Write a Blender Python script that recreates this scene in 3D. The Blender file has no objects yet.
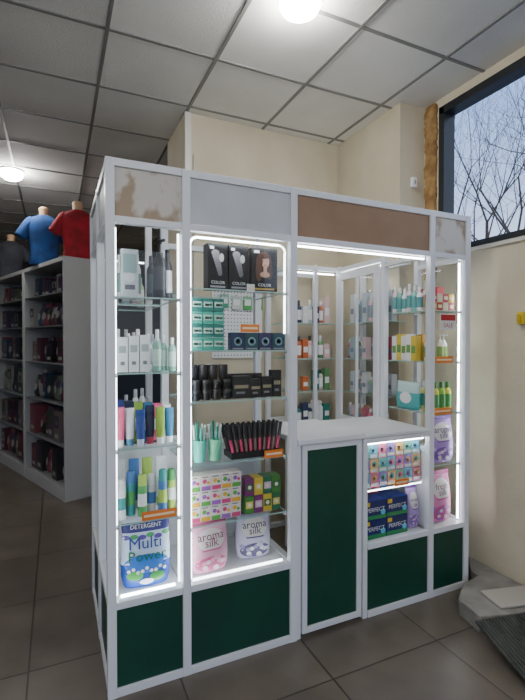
import bpy, bmesh, math, random
from mathutils import Matrix, Vector
random.seed(7)
C=bpy.context.scene.collection

# ---------------------------------------------------------------- materials
def lin(c):
    return tuple(((x/255)/12.92 if x/255<=.04045 else ((x/255+.055)/1.055)**2.4) for x in c)
MC={}
def mat(name,col,rough=.5,metal=0,spec=.5):
    if name in MC: return MC[name]
    m=bpy.data.materials.new(name); m.use_nodes=True
    b=m.node_tree.nodes['Principled BSDF']
    b.inputs['Base Color'].default_value=(*lin(col),1)
    b.inputs['Roughness'].default_value=rough; b.inputs['Metallic'].default_value=metal
    b.inputs['Specular IOR Level'].default_value=spec
    MC[name]=m; return m
def cm(r,g,b,rough=.4):
    return mat('paint_%d_%d_%d_%d'%(r,g,b,int(rough*100)),(r,g,b),rough)
def emis(name,col,s):
    m=bpy.data.materials.new(name); m.use_nodes=True; nt=m.node_tree; nt.nodes.clear()
    e=nt.nodes.new('ShaderNodeEmission'); o=nt.nodes.new('ShaderNodeOutputMaterial')
    e.inputs[0].default_value=(*col,1); e.inputs[1].default_value=s
    nt.links.new(e.outputs[0],o.inputs[0]); return m
def noisemat(name,c1,c2,scale=4,rough=.6,detail=5,lo=.35,hi=.65,bump=0,bscale=60,stretch=(1,1,1)):
    m=bpy.data.materials.new(name); m.use_nodes=True; nt=m.node_tree; b=nt.nodes['Principled BSDF']
    tc=nt.nodes.new('ShaderNodeTexCoord'); mp=nt.nodes.new('ShaderNodeMapping'); mp.inputs['Scale'].default_value=stretch
    n=nt.nodes.new('ShaderNodeTexNoise'); n.inputs['Scale'].default_value=scale; n.inputs['Detail'].default_value=detail
    r=nt.nodes.new('ShaderNodeValToRGB'); r.color_ramp.elements[0].position=lo; r.color_ramp.elements[1].position=hi
    r.color_ramp.elements[0].color=(*lin(c1),1); r.color_ramp.elements[1].color=(*lin(c2),1)
    nt.links.new(tc.outputs['Object'],mp.inputs[0]); nt.links.new(mp.outputs[0],n.inputs['Vector'])
    nt.links.new(n.outputs['Fac'],r.inputs[0]); nt.links.new(r.outputs[0],b.inputs['Base Color'])
    b.inputs['Roughness'].default_value=rough
    if bump:
        n2=nt.nodes.new('ShaderNodeTexNoise'); n2.inputs['Scale'].default_value=bscale
        bp=nt.nodes.new('ShaderNodeBump'); bp.inputs['Strength'].default_value=bump; bp.inputs['Distance'].default_value=.01
        nt.links.new(tc.outputs['Object'],n2.inputs['Vector']); nt.links.new(n2.outputs['Fac'],bp.inputs['Height'])
        nt.links.new(bp.outputs[0],b.inputs['Normal'])
    return m
def glassmat(name,tint,f0=.03,f1=.5):
    m=bpy.data.materials.new(name); m.use_nodes=True; nt=m.node_tree; nt.nodes.clear()
    t=nt.nodes.new('ShaderNodeBsdfTransparent'); t.inputs[0].default_value=(*tint,1)
    g=nt.nodes.new('ShaderNodeBsdfGlossy'); g.inputs['Roughness'].default_value=.015
    f=nt.nodes.new('ShaderNodeLayerWeight'); f.inputs[0].default_value=.5
    p=nt.nodes.new('ShaderNodeMath'); p.operation='POWER'; p.inputs[1].default_value=5
    q=nt.nodes.new('ShaderNodeMath'); q.operation='MULTIPLY_ADD'; q.inputs[1].default_value=f1; q.inputs[2].default_value=f0
    mx=nt.nodes.new('ShaderNodeMixShader'); o=nt.nodes.new('ShaderNodeOutputMaterial')
    L=nt.links.new
    L(f.outputs['Facing'],p.inputs[0]);L(p.outputs[0],q.inputs[0]);L(q.outputs[0],mx.inputs[0]); L(t.outputs[0],mx.inputs[1]); L(g.outputs[0],mx.inputs[2])
    L(mx.outputs[0],o.inputs[0]); return m

WHITE=mat('white_aluminium',(226,229,234),.35)
GLASS=glassmat('clear_glass',(.97,.985,.98),.035,.5)
WGL=glassmat('window_glass',(.97,.985,.98),.01,.15)
SHG=glassmat('shelf_glass',(.965,.98,.975),.01,.4)
EDGE=mat('glass_edge',(170,205,198),.2)
GREEN=noisemat('green_laminate',(10,60,46),(14,70,54),3,.4)
LED=emis('led_strip',(.88,.95,1),22)
LEDC=emis('led_strip_dim',(.88,.95,1),10)
LAMP=emis('lamp_diffuser',(1,.98,.95),125)
FILL_PANEL=emis('fill_panel_glow',(1,.96,.90),8)  # glow for the added fill panels out of view
CREAM=noisemat('cream_plaster',(196,185,160),(210,200,176),2.5,.8,bump=.15)
CARD=noisemat('brown_cardboard',(146,118,94),(156,128,104),5,.8)
BEIGE=noisemat('torn_film',(208,202,192),(166,146,122),8,.6,8,.5,.60,stretch=(1.2,1,.8))
GREYP=noisemat('grey_film',(188,193,197),(202,206,210),4,.5)
CONC=noisemat('concrete',(118,116,112),(146,143,138),7,.9,bump=.5)
BLK=cm(16,16,18,.35); WH=cm(232,232,232,.4); ORG=cm(238,130,40); 
# ---------------------------------------------------------------- mesh builder
def T(x,y,z,rz=0): return Matrix.Translation((x,y,z))@Matrix.Rotation(math.radians(rz),4,'Z')
TXT={}
def textgeo(s,size):
    k=s
    if k not in TXT:
        cu=bpy.data.curves.new('t','FONT'); cu.body=s; cu.size=1; cu.align_x='CENTER'; cu.resolution_u=2
        ob=bpy.data.objects.new('t',cu); C.objects.link(ob)
        dg=bpy.context.evaluated_depsgraph_get()
        me=bpy.data.meshes.new_from_object(ob.evaluated_get(dg))
        TXT[k]=([tuple(v.co) for v in me.vertices],[tuple(p.vertices) for p in me.polygons])
        bpy.data.objects.remove(ob); bpy.data.curves.remove(cu); bpy.data.meshes.remove(me)
    v,f=TXT[k]; return [(a*size,b*size) for a,b,c in v],f
class MB:
    def __init__(s): s.v=[];s.f=[];s.m=[];s.sm=[];s.mats=[];s.M=Matrix.Identity(4)
    def mi(s,m):
        if m not in s.mats: s.mats.append(m)
        return s.mats.index(m)
    def add(s,vs,fs,m,smooth=False):
        o=len(s.v); s.v+=[tuple(s.M@Vector(v)) for v in vs]
        for i,f in enumerate(fs):
            s.f.append(tuple(a+o for a in f)); s.m.append(s.mi(m[i] if isinstance(m,list) else m)); s.sm.append(smooth)
    def box(s,x0,x1,y0,y1,z0,z1,m,front=None,top=None):
        v=[(x0,y0,z0),(x1,y0,z0),(x1,y1,z0),(x0,y1,z0),(x0,y0,z1),(x1,y0,z1),(x1,y1,z1),(x0,y1,z1)]
        f=[(0,3,2,1),(4,5,6,7),(0,1,5,4),(1,2,6,5),(2,3,7,6),(3,0,4,7)]
        s.add(v,f,[m,top or m,front or m,m,m,m])
    def quad(s,a,b,c,d,m): s.add([a,b,c,d],[(0,1,2,3)],m)
    def loft(s,secs,seg=20,e=2,m=None,cap=True,off=(0,0)):
        vs=[];fs=[];ms=[]
        for q in secs:
            cx=q[4] if len(q)>4 else 0; cy=q[5] if len(q)>5 else 0
            for i in range(seg):
                a=2*math.pi*i/seg; ca,sa=math.cos(a),math.sin(a)
                x=math.copysign(abs(ca)**(2/e),ca)*q[1]; y=math.copysign(abs(sa)**(2/e),sa)*q[2]
                vs.append((x+cx+off[0],y+cy+off[1],q[0]))
        for k in range(len(secs)-1):
            for i in range(seg):
                j=(i+1)%seg; fs.append((k*seg+i,k*seg+j,(k+1)*seg+j,(k+1)*seg+i)); ms.append(secs[k][3])
        s.add(vs,fs,ms,True)
        if cap:
            n=len(secs)-1
            s.add(vs[:seg],[tuple(range(seg))[::-1]],secs[0][3]); s.add(vs[n*seg:],[tuple(range(seg))],secs[n][3])
    def tube(s,p,q,r0,r1,m,seg=8,cap=False):
        p=Vector(p);q=Vector(q);d=(q-p).normalized(); a=d.orthogonal().normalized(); b=d.cross(a)
        vs=[]
        for c,r in((p,r0),(q,r1)):
            for i in range(seg):
                t=2*math.pi*i/seg; vs.append(tuple(c+a*math.cos(t)*r+b*math.sin(t)*r))
        fs=[(i,(i+1)%seg,seg+(i+1)%seg,seg+i) for i in range(seg)]
        s.add(vs,fs,m,True)
        if cap: s.add(vs,[tuple(range(seg))[::-1],tuple(range(seg,2*seg))],m)
    def disc(s,fn,cx,cz,rx,rz,m,seg=18,rings=3):
        vs=[fn(cx,cz)];fs=[]
        for k in range(1,rings+1):
            for i in range(seg):
                a=2*math.pi*i/seg; vs.append(fn(cx+rx*k/rings*math.cos(a),cz+rz*k/rings*math.sin(a)))
        for i in range(seg):
            j=(i+1)%seg; fs.append((0,1+i,1+j))
            for k in range(rings-1): fs.append((1+k*seg+i,1+(k+1)*seg+i,1+(k+1)*seg+j,1+k*seg+j))
        s.add(vs,fs,m,True)
    def patch(s,fn,x0,x1,z0,z1,m,nx=10,nz=6):
        vs=[fn(x0+(x1-x0)*i/nx,z0+(z1-z0)*j/nz) for j in range(nz+1) for i in range(nx+1)]
        fs=[(j*(nx+1)+i,j*(nx+1)+i+1,(j+1)*(nx+1)+i+1,(j+1)*(nx+1)+i) for j in range(nz) for i in range(nx)]
        s.add(vs,fs,m,True)
    def text(s,t,size,fn,m,cx=0,cz=0,tilt=0):
        v,f=textgeo(t,size); c,sn=math.cos(tilt),math.sin(tilt)
        s.add([fn(cx+a*c-b*sn,cz+a*sn+b*c) for a,b in v],f,m)
    def build(s,name,parent=None,bevel=0,fixn=True):
        me=bpy.data.meshes.new(name); me.from_pydata(s.v,[],s.f)
        for m in s.mats: me.materials.append(m)
        me.polygons.foreach_set('material_index',s.m); me.polygons.foreach_set('use_smooth',s.sm)
        me.update()
        ob=bpy.data.objects.new(name,me); C.objects.link(ob)
        if parent: ob.parent=parent
        if bevel:
            bv=ob.modifiers.new('bevel','BEVEL'); bv.width=bevel; bv.segments=2; bv.limit_method='ANGLE'
        return ob
def empty(name):
    e=bpy.data.objects.new(name,None); e.empty_display_size=.1; C.objects.link(e); return e

# product helpers -------------------------------------------------
def pbox(b,x,y,z,w,d,h,base,dec=(),rz=0,txt=(),M0=None):
    b.M=(M0 or Matrix.Identity(4))@T(x,y,z,rz)
    b.box(-w/2,w/2,-d/2,d/2,0,h,base)
    fn=lambda u,v,o=.0012:(u,-d/2-o,v)
    for q in dec:
        if q[0]=='c': b.disc(fn,(q[1]-.5)*w,q[2]*h,q[3]*w,q[3]*w,q[4],14,1)
        else:
            b.box((q[0]-.5)*w,(q[1]-.5)*w,-d/2-.0008,-d/2,q[2]*h,q[3]*h,q[4])
    for t in txt:
        b.text(t[0],t[3],lambda u,v:(u,-d/2-.002,v),t[4],(t[1]-.5)*w,t[2]*h)
    b.M=Matrix.Identity(4)
def bottle(b,x,y,z,r,h,body,label,cap,flat=1,rz=0,neck=.42,seg=16):
    b.M=T(x,y,z,rz)
    b.loft([(0,r*.9,r*.9*flat,body),(.02*h,r,r*flat,body),(.14*h,r,r*flat,label),(.58*h,r,r*flat,body),(.68*h,r*.95,r*.95*flat,body),
            (.76*h,r*.62,r*.62*flat,body),(.79*h,r*neck,r*neck,cap),(.80*h,r*neck*1.15,r*neck*1.15,cap),(.985*h,r*neck*1.1,r*neck*1.1,cap),(h,r*neck*.95,r*neck*.95,cap)],seg,2)
    b.M=Matrix.Identity(4)
def pump(b,x,y,z,r,h,body,label,cap,rz=0):
    b.M=T(x,y,z,rz); k=h*.72
    b.loft([(0,r*.92,r*.92,body),(.02*k,r,r,body),(.2*k,r,r,label),(.75*k,r,r,body),(.9*k,r*.96,r*.96,body),(k,r*.5,r*.5,cap),(k*1.08,r*.5,r*.5,cap),(k*1.1,r*.14,r*.14,cap),(h*.93,r*.14,r*.14,cap),(h*.935,r*.35,r*.35,cap),(h,r*.33,r*.33,cap)],16)
    b.box(-r*.14,r*.14,-r*1.3,0,h*.95,h*.99,cap)
    b.M=Matrix.Identity(4)
def tube_(b,x,y,z,r,h,body,cap,band=None,rz=0):
    b.M=T(x,y,z,rz)
    b.loft([(0,r*.8,r*.8,cap),(.17*h,r*.85,r*.85,cap),(.18*h,r*.9,r*.85,body),(.4*h,r,r*.8,band or body),(.6*h,r*1.03,r*.6,body),(.93*h,r*1.06,r*.12,body),(h,r*1.06,r*.1,body)],16)
    b.M=Matrix.Identity(4)
def can(b,x,y,z,r,h,body,band,cap):
    b.M=T(x,y,z)
    b.loft([(0,r*.95,r*.95,body),(.01*h,r,r,body),(.25*h,r,r,band),(.55*h,r,r,body),(.74*h,r,r,cap),(.75*h,r*.93,r*.93,cap),(.96*h,r*.9,r*.9,cap),(h,r*.7,r*.7,cap)],16)
    b.M=Matrix.Identity(4)
def jar(b,x,y,z,r,h,body,lid):
    b.M=T(x,y,z)
    b.loft([(0,r*.88,r*.88,body),(.06*h,r*.95,r*.95,body),(.62*h,r*.95,r*.95,lid),(.63*h,r,r,lid),(.97*h,r,r,lid),(h,r*.95,r*.95,lid)],18)
    b.M=Matrix.Identity(4)
def bag(b,x,y,z,w,d,h,cols,rz=0,M0=None,seg=36,nz=24):
    b.M=(M0 or Matrix.Identity(4))@T(x,y,z,rz)
    prof=[(0,.80,.55),(.03,.88,.8),(.12,.96,.95),(.3,1,1),(.5,.99,.95),(.68,.96,.75),(.82,.94,.45),(.91,.95,.2),(.94,.96,.03),(1,.97,.025)]
    def interp(t):
        for i in range(len(prof)-1):
            if t<=prof[i+1][0]:
                a=(t-prof[i][0])/(prof[i+1][0]-prof[i][0]); return [prof[i][k]+a*(prof[i+1][k]-prof[i][k]) for k in(1,2)]
        return prof[-1][1:]
    def colat(t):
        c=cols[0][1]
        for a,m in cols:
            if t>=a-1e-6: c=m
        return c
    zs=sorted(set([p[0] for p in prof]+[c[0] for c in cols]+[i/nz for i in range(nz)]))
    E=2.6; secs=[]
    for t in zs:
        rx,ry=interp(t); wob=1+.012*math.sin(t*37+x*20); secs.append((t*h,rx*w/2*wob,ry*d/2,colat(t)))
    b.loft(secs,seg,E)
    def fn(u,v,o=.003):
        t=min(max(v/h,0),1); rx,ry=interp(t); rx*=w/2; ry*=d/2
        q=min(abs(u)/rx,.995); return (u,-ry*(1-q**E)**(1/E)-o,v)
    return fn

# ================================================================= ROOM
Hc=3.13
def floor_mat():
    m=bpy.data.materials.new('floor_tiles'); m.use_nodes=True; nt=m.node_tree; b=nt.nodes['Principled BSDF']
    tc=nt.nodes.new('ShaderNodeTexCoord'); mp=nt.nodes.new('ShaderNodeMapping'); mp.inputs['Location'].default_value=(.12,.2,0)
    br=nt.nodes.new('ShaderNodeTexBrick'); br.offset=0; br.inputs['Scale'].default_value=1; br.inputs['Brick Width'].default_value=.6; br.inputs['Row Height'].default_value=.6
    br.inputs['Mortar Size'].default_value=.004; br.inputs['Mortar Smooth'].default_value=.1
    br.inputs['Color1'].default_value=(*lin((106,98,88)),1); br.inputs['Color2'].default_value=(*lin((96,88,79)),1); br.inputs['Mortar'].default_value=(*lin((58,53,48)),1)
    n=nt.nodes.new('ShaderNodeTexNoise'); n.inputs['Scale'].default_value=3.5; n.inputs['Detail'].default_value=8
    r=nt.nodes.new('ShaderNodeValToRGB'); r.color_ramp.elements[0].position=.3; r.color_ramp.elements[1].position=.7
    r.color_ramp.elements[0].color=(.72,.70,.68,1); r.color_ramp.elements[1].color=(1.1,1.1,1.1,1)
    mx=nt.nodes.new('ShaderNodeMix'); mx.data_type='RGBA'; mx.blend_type='MULTIPLY'; mx.inputs[0].default_value=1
    L=nt.links.new
    L(tc.outputs['Object'],mp.inputs[0]);L(mp.outputs[0],br.inputs['Vector']);L(tc.outputs['Object'],n.inputs['Vector']);L(n.outputs['Fac'],r.inputs[0])
    L(br.outputs['Color'],mx.inputs[6]);L(r.outputs[0],mx.inputs[7]);L(mx.outputs[2],b.inputs['Base Color'])
    bp=nt.nodes.new('ShaderNodeBump'); bp.inputs['Strength'].default_value=.4; bp.inputs['Distance'].default_value=.003; bp.invert=True
    L(br.outputs['Fac'],bp.inputs['Height']); L(bp.outputs[0],b.inputs['Normal'])
    b.inputs['Roughness'].default_value=.33; return m
b=MB(); b.box(-5,2.5,-3,10,-.1,0,floor_mat()); b.build('floor')
CEIL=noisemat('ceiling_tile',(226,225,220),(238,237,232),1.6,.9,bump=.3,bscale=150)
b=MB(); b.box(-5,2.5,-3,10,Hc,Hc+.1,CEIL); b.build('ceiling')
b=MB(); TB=mat('t_bar',(134,134,130),.5)
x=.18-8*.6
while x<2.4:
    if x>-5: b.box(x-.010,x+.010,-3,10,Hc-.006,Hc,TB)
    x+=.61
y=2.11-8*.6
while y<10:
    b.box(-5,2.41,y-.010,y+.010,Hc-.0055,Hc,TB); y+=.58
b.build('trim_ceiling_grid')
XW=2.41
b=MB()
b.box(XW,XW+.12,-3,10,0,2.055,CREAM); b.box(XW,XW+.12,-3,10,3.06,Hc,CREAM); b.box(XW,XW+.12,-3,-1.6,2.055,3.06,CREAM); b.box(XW,XW+.12,2.29,10,2.055,3.06,CREAM)
b.build('wall_right')
b=MB(); b.box(XW-.008,XW,1.62,1.645,0,2.05,cm(186,178,158)); b.box(XW-.015,XW,-3,2.3,2.035,2.06,cm(215,210,196)); b.build('trim_right_wall')
b=MB(); b.box(-5.1,-5,-3,10,0,Hc,cm(130,124,116,.8)); b.build('wall_left')
b=MB(); b.box(-5,2.5,-3.1,-3,0,.35,CREAM); b.box(-5,2.5,-3.1,-3,2.9,Hc,CREAM); b.box(-5,-4.6,-3.1,-3,.35,2.9,CREAM); b.box(2.1,2.5,-3.1,-3,.35,2.9,CREAM); b.build('wall_rear')
DK=mat('dark_window_frame',(28,30,34),.4)
b=MB()
for x in(-4.6,-2.9,-1.25,.4,2.04): b.box(x,x+.06,-3.08,-3.02,.35,2.9,DK)
b.box(-4.6,2.1,-3.08,-3.02,.35,.41,DK); b.box(-4.6,2.1,-3.08,-3.02,2.84,2.9,DK); b.build('added_daylight_opening')  # unseen shopfront opening, added to let soft daylight in from behind the camera
b=MB(); b.box(-5,2.5,10,10.1,0,Hc,cm(70,66,62,.8)); b.build('wall_far')
b=MB(); b.box(.86,XW,3.2,3.75,0,Hc,CREAM); b.build('wall_back')
b=MB(); b.box(2.185,XW,2.44,3.2,0,Hc,CREAM); b.build('wall_pillar')
b=MB(); b.box(.855,.90,3.17,3.2,0,Hc-.01,cm(215,212,202)); b.box(.92,.94,3.185,3.2,0,Hc-.3,cm(190,184,168)); b.build('trim_corner')
b=MB()
b.box(XW-.02,XW+.08,2.245,2.29,2.06,3.06,DK); b.box(XW-.02,XW+.08,-1.6,2.29,3.01,3.06,DK); b.box(XW-.02,XW+.08,-1.6,2.29,2.06,2.095,DK)
b.box(XW-.02,XW+.08,.3,.35,2.09,3.02,DK); b.box(XW-.02,XW+.08,-1.6,-1.55,2.09,3.02,DK)
b.quad((XW+.03,-1.6,2.07),(XW+.03,2.27,2.07),(XW+.03,2.27,3.03),(XW+.03,-1.6,3.03),WGL)
b.build('window_1')
FOAM=noisemat('expanding_foam',(120,88,50),(170,136,86),14,.9,bump=1,bscale=40)
b=MB(); N=60; secs=[]
for i in range(N+1):
    z=1.9+i*(Hc-1.92)/N; r=.045+.012*random.random(); secs.append((z,.018+.012*random.random(),r,FOAM,0,.008*random.random()))
b.M=T(XW-.008,2.365,0); b.loft(secs,12,3.5); b.build('foam_strip')
b=MB(); b.M=T(2.30,2.415,2.55); b.box(-.02,.02,0,.025,0,.07,WH); b.box(-.006,.006,-.004,0,.02,.05,cm(150,150,150)); b.build('wall_switch',bevel=.003)
b=MB(); b.box(XW-.03,XW,1.66,1.70,1.56,1.63,cm(220,190,50)); b.box(XW-.05,XW-.03,1.672,1.688,1.575,1.615,cm(200,170,40)); b.build('yellow_door_tag',bevel=.004)

# ================================================================= KIOSK
K=empty('glass_display_kiosk')
F=1.90; P=.018; XS=[.2,.512,1.04,1.929,2.209]; HT=2.2; HB=1.955; DEP=2.32
b=MB()
def post(x,y,z1=HT,z0=0,p=P): b.box(x-p,x+p,y-p,y+p,z0,z1,WHITE)
for x in XS: post(x,F)
post(1.04+.03,F,.955,0,.012)
def railx(x0,x1,y,z0,z1,t=P-.002): b.box(x0,x1,y-t,y+t,z0,z1,WHITE)
def raily(x,y0,y1,z0,z1,t=P-.002): b.box(x-t,x+t,y0,y1,z0,z1,WHITE)
for i in range(4):
    a,c=XS[i]+P,XS[i+1]-P
    railx(a,c,F,HT-.032,HT); railx(a,c,F,HB-.014,HB+.014)
for a,c in((XS[0],XS[1]),(XS[1],XS[2]),(1.47,XS[3]),(XS[3],XS[4])):
    railx(a+P,c-P,F,0,.035); railx(a+P,c-P,F,.362,.392)
post(1.47,F,.95,0,.014); railx(1.484,XS[3]-P,F,.925,.95)
for y in(DEP,2.75): post(.2,y); 
for a,c in((F,DEP),(DEP,2.75)):
    raily(.2,a+P,c-P,HT-.032,HT); raily(.2,a+P,c-P,HB-.014,HB+.014); raily(.2,a+P,c-P,0,.035); raily(.2,a+P,c-P,.362,.392)
for x in(.512,1.04): post(x,DEP)
post(.512,2.75)
railx(.218,.494,2.75,HT-.032,HT); railx(.218,.494,2.75,0,.035);railx(.218,.494,2.75,.362,.392)
railx(.218,.494,DEP,HT-.032,HT); railx(.53,1.022,DEP,HT-.032,HT); railx(.53,1.022,DEP,HB-.014,HB+.014)
railx(.218,.494,DEP,.362,.392); railx(.53,1.022,DEP,.362,.392); railx(.53,1.022,DEP,.94,.965)
for x in (.512,1.04): raily(x,F+P,DEP-P,.362,.392); raily(x,F+P,DEP-P,HT-.032,HT)
raily(.512,DEP+P,2.75-P,.362,.392)
post(1.929,2.29); post(2.209,2.29)
raily(2.209,F+P,2.272,HT-.032,HT); raily(2.209,F+P,2.272,HB-.014,HB+.014); raily(2.209,F+P,2.272,0,.035); raily(2.209,F+P,2.272,.362,.392)
raily(1.929,F+P,2.272,HB-.014,HB+.014); raily(1.929,F+P,2.272,HT-.032,HT); raily(1.929,F+P,2.272,.83,.86)
post(1.929,2.8,2.02); post(2.15,2.8,2.02)
raily(1.929,2.308,2.782,1.98,2.01); raily(1.929,2.308,2.782,.83,.87); raily(1.929,2.308,2.782,0,.035)
raily(2.15,2.308,2.782,1.98,2.01); railx(1.947,2.132,2.8,1.98,2.01)
for y in(2.335,2.745): b.box(1.893,1.911,y-.024,y+.024,.88,1.96,WHITE)
b.box(1.893,1.911,2.359,2.721,1.91,1.96,WHITE); b.box(1.893,1.911,2.359,2.721,.88,.93,WHITE)
b.box(1.893,1.909,2.535,2.552,.93,1.91,WHITE)
post(1.5,2.8,2.02); post(1.5,3.14,2.02); post(1.929,3.14,2.02); post(1.72,2.8,2.02,0,.012)
for y in(2.8,3.14):
    railx(1.518,1.911,y,1.98,2.01); railx(1.518,1.911,y,.83,.87); railx(1.518,1.911,y,0,.035)
raily(1.5,2.818,3.122,1.98,2.01); raily(1.5,2.818,3.122,.83,.87)
b.build('frame',K,.002)
b=MB()
for a,c,mm in((.218,.494,BEIGE),(.53,1.022,GREYP),(1.058,1.911,CARD),(1.947,2.191,BEIGE)):
    b.box(a,c,F-.006,F+.006,HB+.014,HT-.032,mm)
for a,c in((F,DEP),(DEP,2.75)): b.box(.194,.206,a+P,c-P,HB+.014,HT-.032,GREYP); b.box(.194,.206,a+P,c-P,.035,.362,GREEN)
b.box(2.203,2.215,F+P,2.272,HB+.014,HT-.032,GREYP); b.box(2.203,2.215,F+P,2.272,.035,.362,GREEN)
for a,c in((.218,.494),(.53,1.022),(1.484,1.911),(1.947,2.191)): b.box(a,c,F-.006,F+.006,.035,.362,GREEN)
LAMW=mat('white_laminate',(222,224,226),.4)
b.box(.218,.494,F+.02,DEP-.02,.366,.386,LAMW); b.box(.53,1.022,F+.02,DEP-.02,.366,.386,LAMW); b.box(.218,.494,DEP+.02,2.73,.366,.386,LAMW)
b.box(1.484,1.911,F+.02,DEP-.01,.366,.386,LAMW); b.box(1.947,2.191,F+.02,2.27,.366,.386,LAMW)
b.box(.53,1.022,DEP-.006,DEP+.006,.392,.94,LAMW); b.box(.218,.494,DEP-.006,DEP+.006,.392,.94,LAMW)
b.box(1.47,1.925,DEP,DEP+.012,.02,.93,LAMW); b.box(1.447,1.455,F+.03,DEP,.02,.93,LAMW)
b.box(1.518,1.911,2.79,2.8,.035,.83,LAMW); b.box(1.922,1.934,2.308,2.782,.035,.83,LAMW); b.box(1.94,2.14,2.31,2.78,.835,.86,LAMW); b.box(1.518,1.911,2.82,3.12,.835,.86,LAMW)
b.box(1.922,1.934,F+P,2.272,.392,.83,LAMW)
b.build('panels',K,.001)
b=MB()
b.box(1.09,1.445,F-.014,F+.014,.02,.05,WHITE); b.box(1.09,1.445,F-.014,F+.014,.925,.955,WHITE)
b.box(1.09,1.118,F-.014,F+.014,.05,.925,WHITE); b.box(1.417,1.445,F-.014,F+.014,.05,.925,WHITE)
b.box(1.118,1.417,F-.006,F+.006,.05,.925,GREEN); b.build('door_leaf',K,.002)
b=MB(); b.box(1.03+.03,1.452,F-.03,2.36,.957,.985,LAMW); b.box(1.456,1.925-.015,F-.02,2.36,.952,.972,LAMW); b.build('countertop',K,.004)
b=MB()
def gx(x0,x1,y,z0,z1): b.quad((x0,y,z0),(x1,y,z0),(x1,y,z1),(x0,y,z1),GLASS)
def gy(x,y0,y1,z0,z1): b.quad((x,y0,z0),(x,y1,z0),(x,y1,z1),(x,y0,z1),GLASS)
gx(.218,.494,F,.39,1.942);gx(.53,1.022,F,.39,1.942);gx(1.947,2.191,F,.39,1.942);gx(1.484,1.911,F,.39,.926)
gy(.2,F+P,DEP-P,.39,1.942);gy(.2,DEP+P,2.73,.39,1.942);gy(2.209,F+P,2.272,.39,1.942);gy(1.9035,2.355,2.725,.91,1.92)
b.build('glass_panes',K)
b=MB()
def shelf(x0,x1,y0,y1,z,t=.006):
    v=[(x0,y0,z-t),(x1,y0,z-t),(x1,y1,z-t),(x0,y1,z-t),(x0,y0,z),(x1,y0,z),(x1,y1,z),(x0,y1,z)]
    b.add(v,[(0,3,2,1),(4,5,6,7),(0,1,5,4),(1,2,6,5),(2,3,7,6),(3,0,4,7)],[SHG,SHG,EDGE,EDGE,EDGE,EDGE])
ZA=[1.649,1.328,1.01,.695]; ZB=[1.70,1.42,1.19,.905,.63]; ZD=[1.645,1.345,1.045,.74]; ZC=[.665]; 
for z in ZA: shelf(.22,.492,F+.025,DEP-.022,z); shelf(.22,.492,DEP+.022,2.728,z)
for z in ZB: shelf(.532,1.02,F+.025,DEP-.022,z)
for z in ZD: shelf(1.95,2.19,F+.025,2.268,z)
shelf(1.486,1.909,F+.03,DEP-.005,ZC[0])
ZR=[1.60,1.34,1.10]
for z in ZR: shelf(1.94,2.14,2.312,2.778,z); shelf(1.52,1.91,2.815,3.12,z)
b.build('glass_shelves',K)
b=MB()
for xs,zs in(((.226,.486),ZA),((.538,1.014),ZB),((1.955,2.185),ZD)):
    for z in zs:
        for x in xs: b.box(x-.006,x+.006,F+.018,F+.035,z-.016,z-.0065,cm(170,172,176,.3))
b.build('shelf_clips',K)
b=MB(); h=.004
def ledz(x,y,z0,z1,m=LED): b.box(x-h,x+h,y-h,y+h,z0,z1,m)
def ledx(x0,x1,y,z,m=LED): b.box(x0,x1,y-h,y+h,z-h,z+h,m)
def ledy(x,y0,y1,z,m=LED): b.box(x-h,x+h,y0,y1,z-h,z+h,m)
ledz(.540,F+.03,.40,1.885); ledx(.575,.98,F+.03,1.925)
for i in range(5):
    a0=math.pi/2*i/5; a1=math.pi/2*(i+1)/5
    b.tube((.575-.035*math.cos(a0),F+.03,1.888+.037*math.sin(a0)),(.575-.035*math.cos(a1),F+.03,1.888+.037*math.sin(a1)),.0045,.0045,LED,8)
    b.tube((.98+.035*math.cos(a0),F+.03,1.888+.037*math.sin(a0)),(.98+.035*math.cos(a1),F+.03,1.888+.037*math.sin(a1)),.0045,.0045,LEDC,8)
ledz(1.015,F+.035,1.5,1.888,LEDC)
ledz(.224,F+.03,.40,1.93,LEDC); ledz(.488,F+.03,.4,1.93,LEDC)
ledx(1.065,1.905,F+.028,1.932); ledz(2.187,F+.03,.40,1.93)
ledx(1.49,1.905,F+.026,.912); ledx(1.49,1.905,F+.04,.652,LEDC); ledy(1.952,2.33,2.77,1.965); ledx(1.53,1.90,2.83,1.965); ledx(.24,.47,F+.03,.392,LED); ledx(.55,1.0,F+.03,.392,LEDC)  # dim strip under the low shelf is added to brighten that cabinet's bottom
ledx(.24,.48,2.72,1.93,LEDC)
b.build('led_strips',K)
b=MB()
for x,z,w,y in((.40,.705,.15,1.92),(.86,1.515,.1,2.0),(.95,.91,.10,1.92),(2.06,1.345,.14,1.918),(2.05,1.045,.14,1.918),(.83,1.70,.04,1.922),(1.75,.665,.10,1.924)):
    b.box(x-w/2,x+w/2,y,y+.001,z-.008,z+.03,ORG if w>.05 else WH); b.box(x-w/2+.01,x+w/2-.01,y-.0005,y,z+.006,z+.016,cm(250,225,190))
b.build('price_tag_strips')
b=MB(); b.box(2.02,2.145,1.9145,1.916,1.53,1.625,WH); b.box(2.026,2.139,1.913,1.9145,1.585,1.619,cm(190,25,40)); b.text('SALE',.036,lambda u,v:(u,1.912,v),cm(190,25,40),2.082,1.545); b.build('red_sign')

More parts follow.
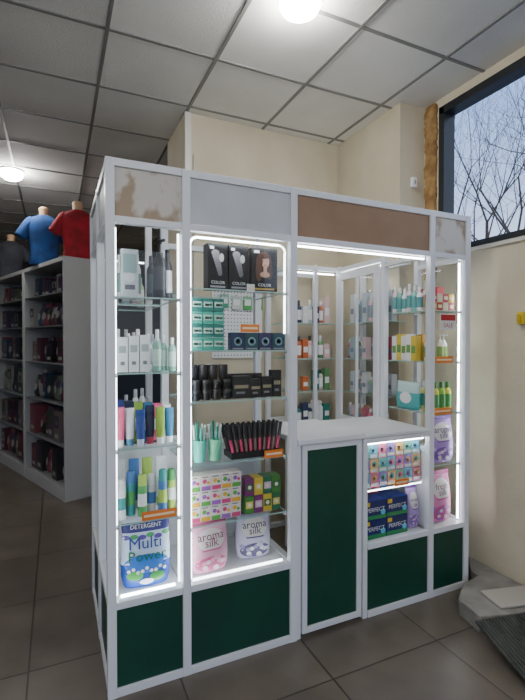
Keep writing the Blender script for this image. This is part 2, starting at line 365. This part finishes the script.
# ================================================================= PRODUCTS
c=cm
GOLD=mat('gold_foil',(200,165,95),.3,.8)
b=MB()
for i,(x,w) in enumerate(((.683,.098),(.789,.098),(.925,.135))):
    z=ZB[0]+.001; d=.06
    pbox(b,x,2.0,z,w,d,.213,BLK,[(.12,.88,.05,.09,GOLD if i==2 else c(150,150,156)),(.1,.3,.88,.94,WH)],3-3*i,[('COLOR',.5,.13,.02,WH)])
    b.M=T(x,2.0,z,3-3*i)
    if i<2:
        for k in range(7):
            t=k/6; b.disc(lambda u,v:(u,-.031-.0001*k,v),-.012+.022*t,.17-.09*t,.020-.008*t,.016,c(150-8*k,148-8*k,152-8*k),12,1)
        b.disc(lambda u,v:(u,-.0325,v),.018,.15,.012,.02,c(200,196,192),14,1)
    else:
        f=lambda o:(lambda u,v:(u,-.03-o,v))
        b.disc(f(.001),-.004,.145,.042,.052,c(78,52,42)); b.disc(f(.0012),-.03,.10,.018,.05,c(86,58,46)); b.disc(f(.0012),.026,.105,.016,.045,c(72,48,38))
        b.disc(f(.002),.004,.147,.020,.029,c(196,154,132)); b.patch(f(.0018),-.006,.012,.085,.125,c(186,144,122),3,3); b.disc(f(.0015),.002,.085,.026,.014,c(180,140,118))
        for sx in(-1,1): b.disc(f(.0025),.004+sx*.009,.152,.004,.002,c(40,30,30),8,1)
        b.disc(f(.0025),.004,.130,.006,.0025,c(170,60,60),8,1); b.disc(f(.0022),.000,.174,.026,.014,c(78,52,42)); b.disc(f(.0022),-.018,.15,.008,.028,c(78,52,42))
b.M=Matrix.Identity(4); b.build('hair_dye_boxes')
b=MB(); teal=[c(60,150,130),c(40,110,100),c(170,200,185),c(90,170,90),c(120,160,60)]
for i in range(3):
    for j in range(4):
        pbox(b,.585+i*.052,2.0,ZB[1]+.001+j*.060,.05,.06,.058,teal[(i*2+j)%2],[(.08,.92,.3,.75,teal[2]),(.2,.6,.4,.6,teal[3+j%2]),('c',.75,.5,.14,teal[1])],0)
b.build('soap_boxes')
b=MB()
for i in range(4):
    col=[c(35,52,84),c(38,80,86),c(52,48,92),c(30,66,80)][i]
    pbox(b,.772+i*.071,1.96,ZB[1]+.001,.068,.04,.082,col,[('c',.5,.5,.3,c(120,160,170)),('c',.5,.5,.18,col),(.1,.9,.05,.12,c(150,150,160))])
b.build('cream_boxes')
b=MB()
for i in range(4):
    for j in range(3): jar(b,.58+i*.05,1.98+(.05 if j==2 else 0),ZB[2]+.001+j*.047 if j<2 else ZB[2]+.001,.023,.046 if j<2 else .16,c(24,22,24),c(40,38,40))
for i in range(3): pbox(b,.585+i*.05,2.08,ZB[2]+.001,.045,.04,.14+.01*i,c(225,222,220),[(.1,.9,.5,.8,c(30,30,34))])
b.build('cosmetic_jars')
b=MB()
for i,(x,w,hh) in enumerate(((.80,.09,.105),(.875,.055,.09),(.935,.055,.10),(.99,.045,.13))):
    pbox(b,x,1.99,ZB[2]+.001,w,.05,hh,c(22,22,26),[(.1,.9,.45,.6,c(150,140,110)),(.2,.7,.2,.3,c(120,120,126))])
for i in range(4): pbox(b,.78+i*.05,2.08,ZB[2]+.001,.045,.03,.11,c(40,30,34))
b.build('perfume_boxes')
b=MB()
for x,colr in((.60,c(90,190,170)),(.675,c(110,190,150))):
    b.M=T(x,1.99,ZB[3]+.001); b.loft([(0,.028,.028,colr),(.10,.034,.034,colr),(.10,.031,.031,colr),(.01,.026,.026,colr)],18,cap=False); b.loft([(0,.028,.028,colr),(.006,.028,.028,colr)],18)
    for k in range(8):
        a=k*.785; b.tube((.015*math.cos(a),.015*math.sin(a),.01),(.030*math.cos(a),.030*math.sin(a),.16+.01*(k%3)),.004,.006,[c(50,160,140),c(220,230,220),c(40,120,100)][k%3],8,True)
b.M=Matrix.Identity(4); b.build('eyeliner_cup')
b=MB()
b.box(.745,.995,1.95,2.06,ZB[3]+.001,ZB[3]+.03,c(28,28,30)); 
for i in range(11):
    for j in range(3):
        x=.757+i*.023; y=1.965+j*.04; tl=(i-4)*.0028
        b.tube((x,y,ZB[3]+.031),(x+tl,y+.01,ZB[3]+.088),.0075,.0075,[c(200,60,105),c(60,50,60),c(120,90,80),c(50,46,50)][(i*2+j)%4],10,True)
        b.tube((x+tl,y+.01,ZB[3]+.088),(x+tl*2,y+.02,ZB[3]+.155),.0085,.0085,BLK,10,True)
b.build('mascara_stand')
b=MB()
pk=[c(205,70,120),c(225,170,50),c(90,165,70),c(150,90,175)]; OW=c(222,214,208)
for i in range(5):
    for j in range(3):
        k=(i+j)%4
        pbox(b,.572+i*.05,2.0-.003*j,ZB[4]+.001+j*.072,.048,.07,.07,OW,[(.05,.95,.02,.3,pk[k]),('c',.35,.62,.22,pk[(k+1)%4]),('c',.72,.52,.16,pk[(k+2)%4]),(.1,.7,.86,.93,c(120,110,110))])
b.build('gel_boxes')
b=MB()
for i in range(4):
    for j in range(2):
        pbox(b,.842+i*.048,2.0,ZB[4]+.001+j*.085,.045,.07,.083,[c(70,130,55),c(120,45,105),c(210,180,60),c(45,110,75)][(i+j)%4],[(.1,.9,.3,.7,[c(220,200,100),c(215,180,200),c(50,110,50)][(i+2*j)%3]),('c',.5,.5,.22,OW)])
b.build('tea_boxes')
def laundry(x,y,z,w,h,base,acc,acc2,txtc,rz=0,t1='aroma',t2='silk'):
    b=MB(); fn=bag(b,x,y,z,w,.09,h,[(0,base),(.93,acc)],rz)
    g=lambda u,v:fn(u,v,.0015); g2=lambda u,v:fn(u,v,.0025); g3=lambda u,v:fn(u,v,.004)
    b.disc(g,0,h*.2,w*.42,h*.15,acc); rr=random.Random(3)
    for k in range(16):
        b.disc(g2,(rr.random()-.5)*w*.75,h*(.08+.27*rr.random()),w*.07,w*.055,[acc2,OW,base][k%3],9,1)
    b.disc(g,0,h*.66,w*.36,h*.2,OW)
    b.text(t1,w*.27,g3,txtc,0,h*.66); b.text(t2,w*.27,g3,txtc,0,h*.54); b.patch(g2,-w*.25,w*.25,h*.46,h*.49,acc)
    b.M=Matrix.Identity(4); return b.build('laundry_powder_bag')
laundry(.645,2.0,.387,.19,.234,c(220,165,185),c(205,95,140),c(235,150,175),c(120,40,80),5)
laundry(.890,2.04,.387,.18,.234,c(200,195,216),c(85,80,115),c(150,140,180),c(50,50,80),-6)
b=MB(); z=ZA[0]+.001
for i in range(3): bottle(b,.256+i*.042,2.05+.03*i,z,.019,.19+.01*i,c(225,228,226),c(120,150,140),c(235,235,235))
pbox(b,.285,1.965,z,.07,.04,.20,c(195,202,202),[(.1,.9,.5,.9,c(140,170,165)),(.2,.8,.15,.25,c(90,90,96)),('c',.5,.4,.3,c(220,226,226))])
b.build('shampoo_bottles')
b=MB(); pump(b,.418,1.985,z,.030,.26,BLK,c(60,60,64),c(20,20,22),20); bottle(b,.465,2.04,z,.022,.23,c(30,30,34),c(200,200,205),BLK); bottle(b,.395,2.06,z,.020,.20,c(60,64,66),c(90,100,104),c(60,60,66)); b.build('black_pump_bottles')
b=MB(); z=ZA[1]+.001
for i in range(3): pbox(b,.258+i*.047,2.0,z,.043,.045,.15+.005*i,c(216,218,216),[(.15,.85,.55,.75,c(150,160,156)),(.3,.7,.2,.3,c(110,120,120))])
b.build('serum_boxes')
b=MB()
for i in range(3): bottle(b,.405+.033*i,1.98+.03*(i%2),z,.018,.17-.01*i,c(120,165,145),c(180,205,190),c(220,224,222))
for i in range(5): bottle(b,.26+.045*i,2.15,z,.02,.19-.02*(i%2),[c(225,225,220),c(170,190,200),c(230,200,205)][i%3],c(150,160,170),WH)
b.build('tonic_bottles')
b=MB(); z=ZA[2]+.001; cl=[(c(225,100,135),WH),(c(225,228,230),c(90,150,180)),(c(30,60,130),c(180,190,210)),(c(20,30,60),c(170,50,80)),(c(140,170,60),WH),(c(40,110,150),WH)]
for i in range(6):
    tube_(b,.245+i*.043,1.975+.015*(i%2),z,.019,.17-.008*(i%3),cl[i][0],cl[i][1])
    pbox(b,.25+i*.042,2.06,z,.038,.035,.19-.006*i,cl[(i+2)%6][0],[(.1,.9,.3,.6,cl[(i+2)%6][1])])
b.build('cream_tubes')
b=MB(); z=ZA[3]+.001; cl=[c(215,218,218),c(50,140,140),c(70,150,80),c(205,208,206),c(60,110,170),c(160,190,80)]
for i in range(6): can(b,.25+i*.045,1.99+.03*(i%2),z,.02,.17+.012*((i*2)%3),cl[i],cl[(i+1)%6],cl[(i+3)%6])
for i in range(4): tube_(b,.26+i*.06,2.09,z,.022,.23,cl[(i+3)%6],cl[(i+2)%6])
b.build('deodorant_cans')
b=MB(); h_=.30; w_=.215
BL=c(24,70,165); fn=bag(b,.355,2.0,.388,w_,.09,h_,[(0,BL),(.36,c(190,206,226)),(.80,c(40,40,110)),(.93,c(215,218,228))],-4)
g=lambda u,v:fn(u,v,.0015); g2=lambda u,v:fn(u,v,.003); g3=lambda u,v:fn(u,v,.0045)
b.disc(g,0,h_*.36,w_*.44,h_*.14,c(50,115,200)); b.disc(g2,-.05,h_*.2,.035,.02,c(70,165,70)); b.disc(g2,.045,h_*.16,.032,.022,c(50,145,60)); b.disc(g2,.0,h_*.1,.03,.014,c(225,225,235))
for k in range(9): b.disc(g2,-.075+.019*k,h_*(.27+.03*math.sin(k*2)),.008,.008,WH,9,1)
for k in range(6): b.disc(g,-.085+.034*k,h_*(.74+.03*math.sin(k*3)),.018,.010,[c(90,60,150),c(60,150,80)][k%2],9,1)
b.text('Multi',.070,g3,c(20,50,140),-.005,h_*.58); b.text('Power',.062,g3,c(24,110,60),.003,h_*.41); b.text('DETERGENT',.024,g3,WH,0,h_*.85)
b.M=Matrix.Identity(4); b.build('detergent_bag')
b=MB()
for zi in ZA:
    for i in range(6):
        k=random.choice([(230,230,230),(160,190,200),(220,180,190),(80,90,110),(190,210,170)])
        bottle(b,.245+i*.045,2.42+random.random()*.12,zi+.001,.020,.13+.07*random.random(),c(*k),WH,c(200,200,205))
b.build('lotion_bottles')
b=MB()
pc=[c(110,175,195),c(215,120,150),c(150,130,195),c(220,170,110),c(120,180,160)]
for i in range(7):
    for j in range(3):
        pbox(b,1.516+i*.060,1.975+.004*(j),ZC[0]+.001+j*.077,.057,.06,.075,pc[(i+2*j)%5],[(.1,.9,.08,.3,OW),('c',.5,.65,.3,pc[(i+j+2)%5]),('c',.42,.6,.16,OW)])
b.build('pastel_soap_boxes')
b=MB()
for i in range(2):
    for j in range(2):
        z=.387+j*.105; x=1.575+i*.152
        pbox(b,x,1.985,z,.148,.1,.103,c(18,34,100),[(0,1,.02,.22,c(40,140,80)),(.05,.25,.72,.94,c(230,190,50)),('c',.85,.35,.11,c(90,190,220))],0,[('PERFECT',.5,.42,.032,WH)])
b.build('capsule_boxes')
laundry(1.868,1.985,.387,.085,.24,c(180,150,205),c(140,95,175),c(215,190,230),c(90,50,130),0)
b=MB()
for i in range(4): pbox(b,1.55+i*.09,2.17,.387,.07,.06,.2,[c(60,120,60),c(230,230,230),c(200,60,60),c(60,80,160)][i],[(.1,.9,.4,.7,WH)])
b.build('cleaning_boxes')
b=MB(); z=ZD[0]+.001
for i in range(4):
    for j in range(2): pbox(b,2.01+i*.046,1.975,z+j*.05,.043,.05,.048,[c(205,170,50),c(175,35,45),c(215,205,180),c(180,55,65)][(i+j)%4],[(.15,.85,.3,.7,c(225,215,180))])
b.build('candy_boxes')
b=MB()
for i in range(6): bottle(b,1.975,2.03+i*.042,ZD[0]+.001,.018,.14+.015*(i%3),[WH,c(120,180,170),c(220,200,205)][i%3],c(90,150,150),WH)
for i in range(5): bottle(b,2.05+.03*(i%2),2.05+i*.045,ZD[0]+.001,.02,.17,c(225,225,222),c(180,170,150),c(200,200,200))
for i in range(4): pbox(b,2.14,2.05+i*.05,ZD[0]+.001,.05,.045,.15,[c(180,60,70),c(225,220,210)][i%2],[(.1,.9,.3,.6,WH)])
b.build('lotion_bottles')
b=MB(); z=ZD[1]+.001
for i in range(4): pump(b,2.0+i*.05,1.99+.02*(i%2),z,.02,.16,[c(225,220,190),WH][i%2],c(130,160,80),WH)
for i in range(5): pbox(b,1.975,2.06+i*.042,z,.04,.038,.15+.012*(i%2),[c(220,190,70),WH,c(225,225,220)][i%3],[(.1,.9,.3,.6,c(110,155,80))],-90)
for i in range(5): pbox(b,2.05+.05*(i%2),2.08+i*.04,z,.04,.036,.16,[c(200,150,60),WH,c(150,180,90)][i%3],[(.1,.9,.3,.6,c(90,140,80))])
b.build('soap_dispensers')
b=MB(); z=ZD[2]+.001
for i in range(4): bottle(b,2.0+i*.05,1.98,z,.024,.175,[c(130,180,50),c(205,200,60)][i%2],c(60,140,60),c(40,120,50))
b.build('green_soap_bottles')
b=MB(); fn=bag(b,1.985,2.13,z,.20,.05,.17,[(0,c(80,170,170)),(.6,c(190,215,215))],-90); b.disc(lambda u,v:fn(u,v,.002),0,.07,.05,.035,WH); b.M=Matrix.Identity(4); b.build('wet_wipes_pack')
b=MB()
for i in range(4): bottle(b,2.06+.035*i,2.08+.03*(i%2),z,.02,.17,[c(220,210,120),WH][i%2],c(90,150,150),WH)
b.build('cleaner_bottles')
laundry(2.088,1.985,ZD[3]+.001,.20,.275,c(165,130,200),c(120,75,160),c(205,170,220),c(80,40,120),0)
laundry(2.080,1.985,.387,.19,.30,c(215,125,175),c(185,70,135),c(150,95,190),c(120,40,110),3,'fresh','silk')
b=MB()
for zi,hh in zip(ZR+[.861],(.24,.18,.17,.16)):
    for q,xx in enumerate((1.985,2.05)):
      for i in range(9):
        k=random.choice([(216,216,216),(195,202,208),(220,190,195),(170,190,195),(215,170,100),(150,175,200),(200,110,130),(120,160,130)])
        if random.random()<.15: continue
        if (i+q)%3==1: pbox(b,xx,2.355+i*.047,zi+.001,.044,.044,hh*.85,c(*k),[(.1,.9,.3,.5,c(130,140,160))],-90)
        else: bottle(b,xx,2.355+i*.047,zi+.001,.021,hh*(.65+.35*random.random()),c(*k),c(150,160,170),WH)
b.build('hair_care_bottles')
b=MB()
for zi,hh in zip(ZR+[.861],(.2,.17,.16,.16)):
    for i in range(8):
        k=random.choice([(226,226,226),(90,140,90),(50,60,90),(180,195,205),(195,105,60),(40,120,110),(220,190,190)])
        if random.random()<.12: continue
        if i%2: pbox(b,1.545+i*.047,2.9,zi+.001,.045,.045,hh*(.6+.4*random.random()),c(*k),[(.1,.9,.3,.6,WH)])
        else: bottle(b,1.545+i*.047,2.9,zi+.001,.021,hh*(.8+.2*random.random()),c(*k),WH,random.choice([c(60,60,66),WH]))
b.build('cosmetic_bottles')
b=MB(); b.box(1.06,1.47,3.185,3.199,1.34,1.86,cm(236,238,240)); hol=c(70,70,70)
for i in range(15):
    for j in range(18): b.disc(lambda u,v:(u,3.184,v),1.08+i*.0265,1.36+j*.028,.005,.005,hol,6,1)
for i,(x,z,cc) in enumerate(((1.15,1.77,c(60,150,120)),(1.34,1.76,c(70,160,80)),(1.43,1.76,c(90,170,60)),(1.25,1.76,c(200,210,200)))):
    b.box(x-.035,x+.035,3.165,3.175,z-.05,z+.05,cc); b.box(x-.025,x+.025,3.163,3.165,z-.02,z+.03,WH); b.tube((x,3.17,z+.055),(x,3.19,z+.055),.003,.003,hol,6)
b.build('pegboard')

# ================================================================= LEFT SHOP
HU=2.24
def unit(name,px,py,rz,L=1.09):
    e=empty(name); b=MB(); M0=T(px,py,0,rz); b.M=M0
    DKM=c(58,58,62,.5); W2=c(172,172,172,.5); Hh=HU; D=.45
    b.box(0,.025,0,D,0,Hh,W2); b.box(L-.025,L,0,D,0,Hh,W2); b.box(.025,L-.025,D-.015,D,0,Hh,DKM); b.box(.025,L-.025,.0,D-.02,Hh-.04,Hh,W2)
    b.box(.025,L-.025,0,D-.02,.0,.12,W2)
    for z in(.5,.88,1.26,1.62,1.93): b.box(.025,L-.025,.01,D-.02,z-.012,z,c(130,132,136,.4))
    o=b.build('case',e,.002)
    b=MB(); r=random.Random(int(px*100)+5)
    for z,hh in((.122,.33),(.5,.32),(.88,.32),(1.26,.30),(1.62,.26),(1.93,.2)):
        x=.04
        while x<L-.17:
            w=.08+.09*r.random(); h2=hh*(.7+.28*r.random())
            cc=[(44,46,54),(90,78,92),(120,112,108),(90,46,62),(50,68,90),(96,110,92),(128,66,76),(150,148,146),(60,84,62),(38,36,40),(70,56,84)]
            m=c(*r.choice(cc)); m2=c(*r.choice(cc)); d=r.uniform(.1,.2)
            if r.random()<.5:
                pbox(b,x+w/2,.14,z+.001,w,d,h2,m,[(.1,.9,.45,.85,m2),(.15,.7,.12,.25,c(170,168,160)),('c',.5,.62,.22,m)],0,(),M0)
            else:
                fn=bag(b,x+w/2,.14,z+.001,w,.12,h2,[(0,m),(.5,m2),(.8,m)],r.uniform(-8,8),M0,16,6)
                b.disc(lambda u,v:fn(u,v,.003),0,h2*.45,w*.28,h2*.16,c(170,168,160),12,2)
            x+=w+.012
    b.M=Matrix.Identity(4); b.build('packed_goods',e)
    b=MB(); b.M=M0; b.quad((.02,.004,.14),(L-.02,.004,.14),(L-.02,.004,2.2),(.02,.004,2.2),GLASS); b.build('glass_front',e)
ang=20.6
dx,dy=-math.sin(math.radians(ang)),math.cos(math.radians(ang))
for k in(1,2,3):
    ox,oy=.07+dx*1.1*k,4.405+dy*1.1*k
    unit('shelving_cabinet',ox,oy,-(90-ang))
def mann(x,y,z,rz,col,s=1):
    b=MB(); b.M=T(x,y,z,rz)@Matrix.Scale(s,4); m=noisemat('shirt_%d'%col[0],col,tuple(int(q*.75) for q in col),8,.9); sk=c(196,160,125,.5)
    b.loft([(0,.135,.09,m),(.012,.145,.095,m),(.10,.130,.088,m),(.20,.135,.092,m),(.30,.155,.10,m),(.38,.165,.10,m),(.43,.165,.09,m),(.465,.135,.075,m),(.49,.08,.062,m),(.50,.062,.056,m)],32,2.2)
    b.loft([(.485,.052,.05,sk),(.54,.045,.045,sk),(.56,.05,.05,sk),(.575,.05,.05,sk),(.59,.03,.03,sk)],18)
    M1=b.M.copy()
    for sg in(-1,1):
        b.M=M1@Matrix.Translation((sg*.125,0,.43))@Matrix.Rotation(math.radians(sg*152),4,'Y')
        b.loft([(-.04,.03,.045,m),(-.01,.05,.06,m),(.06,.056,.062,m),(.17,.062,.06,m),(.185,.060,.058,m),(.186,.05,.05,m),(.15,.045,.045,m)],18)
    b.M=Matrix.Identity(4); return b.build('tshirt_mannequin')
mann(.20,4.70,HU+.001,-5,(170,30,44),.98); mann(-.10,5.08,HU+.001,5,(34,84,150),1)
mann(-.50,6.4,HU+.001,10,(60,62,70),.95)
# ================================================================= FLOOR THINGS
b=MB(); poly=[(1.945,1.70),(1.915,1.55),(2.10,1.50),(2.385,1.44),(2.395,2.03),(2.27,1.90),(2.245,1.84),(2.1,1.80)]
n=len(poly); vs=[(x,y,0) for x,y in poly]+[(x+.008*math.sin(i*2.3),y+.008*math.cos(i*1.7),.085) for i,(x,y) in enumerate(poly)]
b.add(vs,[tuple(range(n))[::-1],tuple(range(n,2*n))]+[(i,(i+1)%n,n+(i+1)%n,n+i) for i in range(n)],CONC)
b.M=T(2.24,1.60,.086,-14); b.box(-.16,.12,-.10,.06,0,.015,cm(168,164,156,.8)); b.build('concrete_slab',bevel=.006)
b=MB(); b.M=T(2.0,1.28,0,-12); MT=noisemat('rubber',(50,52,50),(72,74,70),20,.8)
N=26
def zy(y): return .003+(y+.22)/.42*.088
for i in range(N):
    x0=-.2+i*.0185; x1=x0+.0185
    for a,c_,t in((x0,x0+.011,.012),(x0+.011,x1,.006)):
        z0,z1=zy(-.22),zy(.20)
        v=[(a,-.22,z0),(c_,-.22,z0),(c_,.20,z1),(a,.20,z1),(a,-.22,z0+t),(c_,-.22,z0+t),(c_,.20,z1+t),(a,.20,z1+t)]
        b.add(v,[(0,3,2,1),(4,5,6,7),(0,1,5,4),(1,2,6,5),(2,3,7,6),(3,0,4,7)],MT)
b.build('ribbed_doormat')
# ================================================================= LAMPS
def lamp(x,y,r=.10):
    b=MB(); b.M=T(x,y,Hc-.095)
    b.loft([(0,r*.3,r*.3,LAMP),(.006,r*.6,r*.6,LAMP),(.025,r*.88,r*.88,LAMP),(.05,r,r,LAMP),(.08,r*1.0,r*1.0,WHITE),(.082,r*1.08,r*1.08,WHITE),(.093,r*1.08,r*1.08,WHITE)],28)
    b.build('ceiling_lamp')
for x,y in((1.08,1.90),(-.38,4.98),(-1.4,.5),(.8,-1.2),(-2.8,3.2),(-1.6,-1.8)): lamp(x,y)  # all but the first pair are unseen domes added for ambient light
for x,y in((-.73,-.6),(1.1,-.6),(-2.56,1.7),(-.73,-2.3)):  # unseen glowing panels, added as fill light behind and left of the camera
    b=MB(); b.box(x-.29,x+.29,y-.29,y+.29,Hc-.03,Hc-.007,WHITE); b.box(x-.27,x+.27,y-.27,y+.27,Hc-.034,Hc-.03,FILL_PANEL); b.build('added_fill_panel')
# ================================================================= OUTSIDE
b=MB(); b.box(-40,40,-40,40,-.4,-.3,c(160,158,150,.9)); b.build('ground')
BARK=noisemat('bark',(72,60,52),(104,90,78),10,.9)
def tree(x,y,H,seed):
    r=random.Random(seed); b=MB()
    def br(p,d,L,rad,dep):
        q=p
        for s in range(2):
            d=(d+Vector((r.uniform(-.18,.18),r.uniform(-.18,.18),r.uniform(-.05,.12)))).normalized()
            q2=q+d*L/2; b.tube(q,q2,rad,rad*.8,BARK,5); q=q2; rad*=.8
            if dep>0 and s==0 and dep<6:
                dd=(d+Vector((r.uniform(-1,1),r.uniform(-1,1),r.uniform(-.2,.5)))*.9).normalized(); br(q,dd,L*.7,rad*.55,dep-1)
        if dep==0: return
        for k in range(2 if dep<5 else 3):
            dd=(d+Vector((r.uniform(-1,1),r.uniform(-1,1),r.uniform(-.3,.6)))*.75).normalized(); br(q,dd,L*.76,rad*.68,dep-1)
    br(Vector((x,y,-.3)),Vector((0,0,1)),H*.3,.13,6); b.build('bare_tree')
tree(7.5,4.3,7.5,2); tree(9.5,7.5,9,5)
# ================================================================= WORLD
w=bpy.data.worlds.new('World'); bpy.context.scene.world=w; w.use_nodes=True; nt=w.node_tree; nt.nodes.clear()
tc=nt.nodes.new('ShaderNodeTexCoord'); sx=nt.nodes.new('ShaderNodeSeparateXYZ'); rp=nt.nodes.new('ShaderNodeValToRGB')
rp.color_ramp.elements[0].position=0; rp.color_ramp.elements[0].color=(.66,.76,.93,1); rp.color_ramp.elements[1].position=.6; rp.color_ramp.elements[1].color=(.15,.32,.80,1)
bg=nt.nodes.new('ShaderNodeBackground'); bg.inputs[1].default_value=2.0; o=nt.nodes.new('ShaderNodeOutputWorld')
cn=nt.nodes.new('ShaderNodeTexNoise'); cn.inputs['Scale'].default_value=2.2; cn.inputs['Detail'].default_value=6
cr=nt.nodes.new('ShaderNodeValToRGB'); cr.color_ramp.elements[0].position=.48; cr.color_ramp.elements[1].position=.72
mm=nt.nodes.new('ShaderNodeMix'); mm.data_type='RGBA'; mm.inputs[7].default_value=(.85,.88,.95,1)
nt.links.new(tc.outputs['Generated'],sx.inputs[0]); nt.links.new(sx.outputs['Z'],rp.inputs[0]); nt.links.new(tc.outputs['Generated'],cn.inputs['Vector']); nt.links.new(cn.outputs['Fac'],cr.inputs[0])
nt.links.new(cr.outputs[0],mm.inputs[0]); nt.links.new(rp.outputs[0],mm.inputs[6]); nt.links.new(mm.outputs[2],bg.inputs[0]); nt.links.new(bg.outputs[0],o.inputs[0])
# ================================================================= CAMERA
cd=bpy.data.cameras.new('camera'); cam=bpy.data.objects.new('camera',cd); C.objects.link(cam)
cd.sensor_fit='VERTICAL'; cd.sensor_height=36; cd.lens=36*447/700; cd.clip_start=.02
cam.location=(0,-.005,1.456); cam.rotation_euler=(math.radians(90-.95),0,math.radians(-24.8))
bpy.context.scene.camera=cam
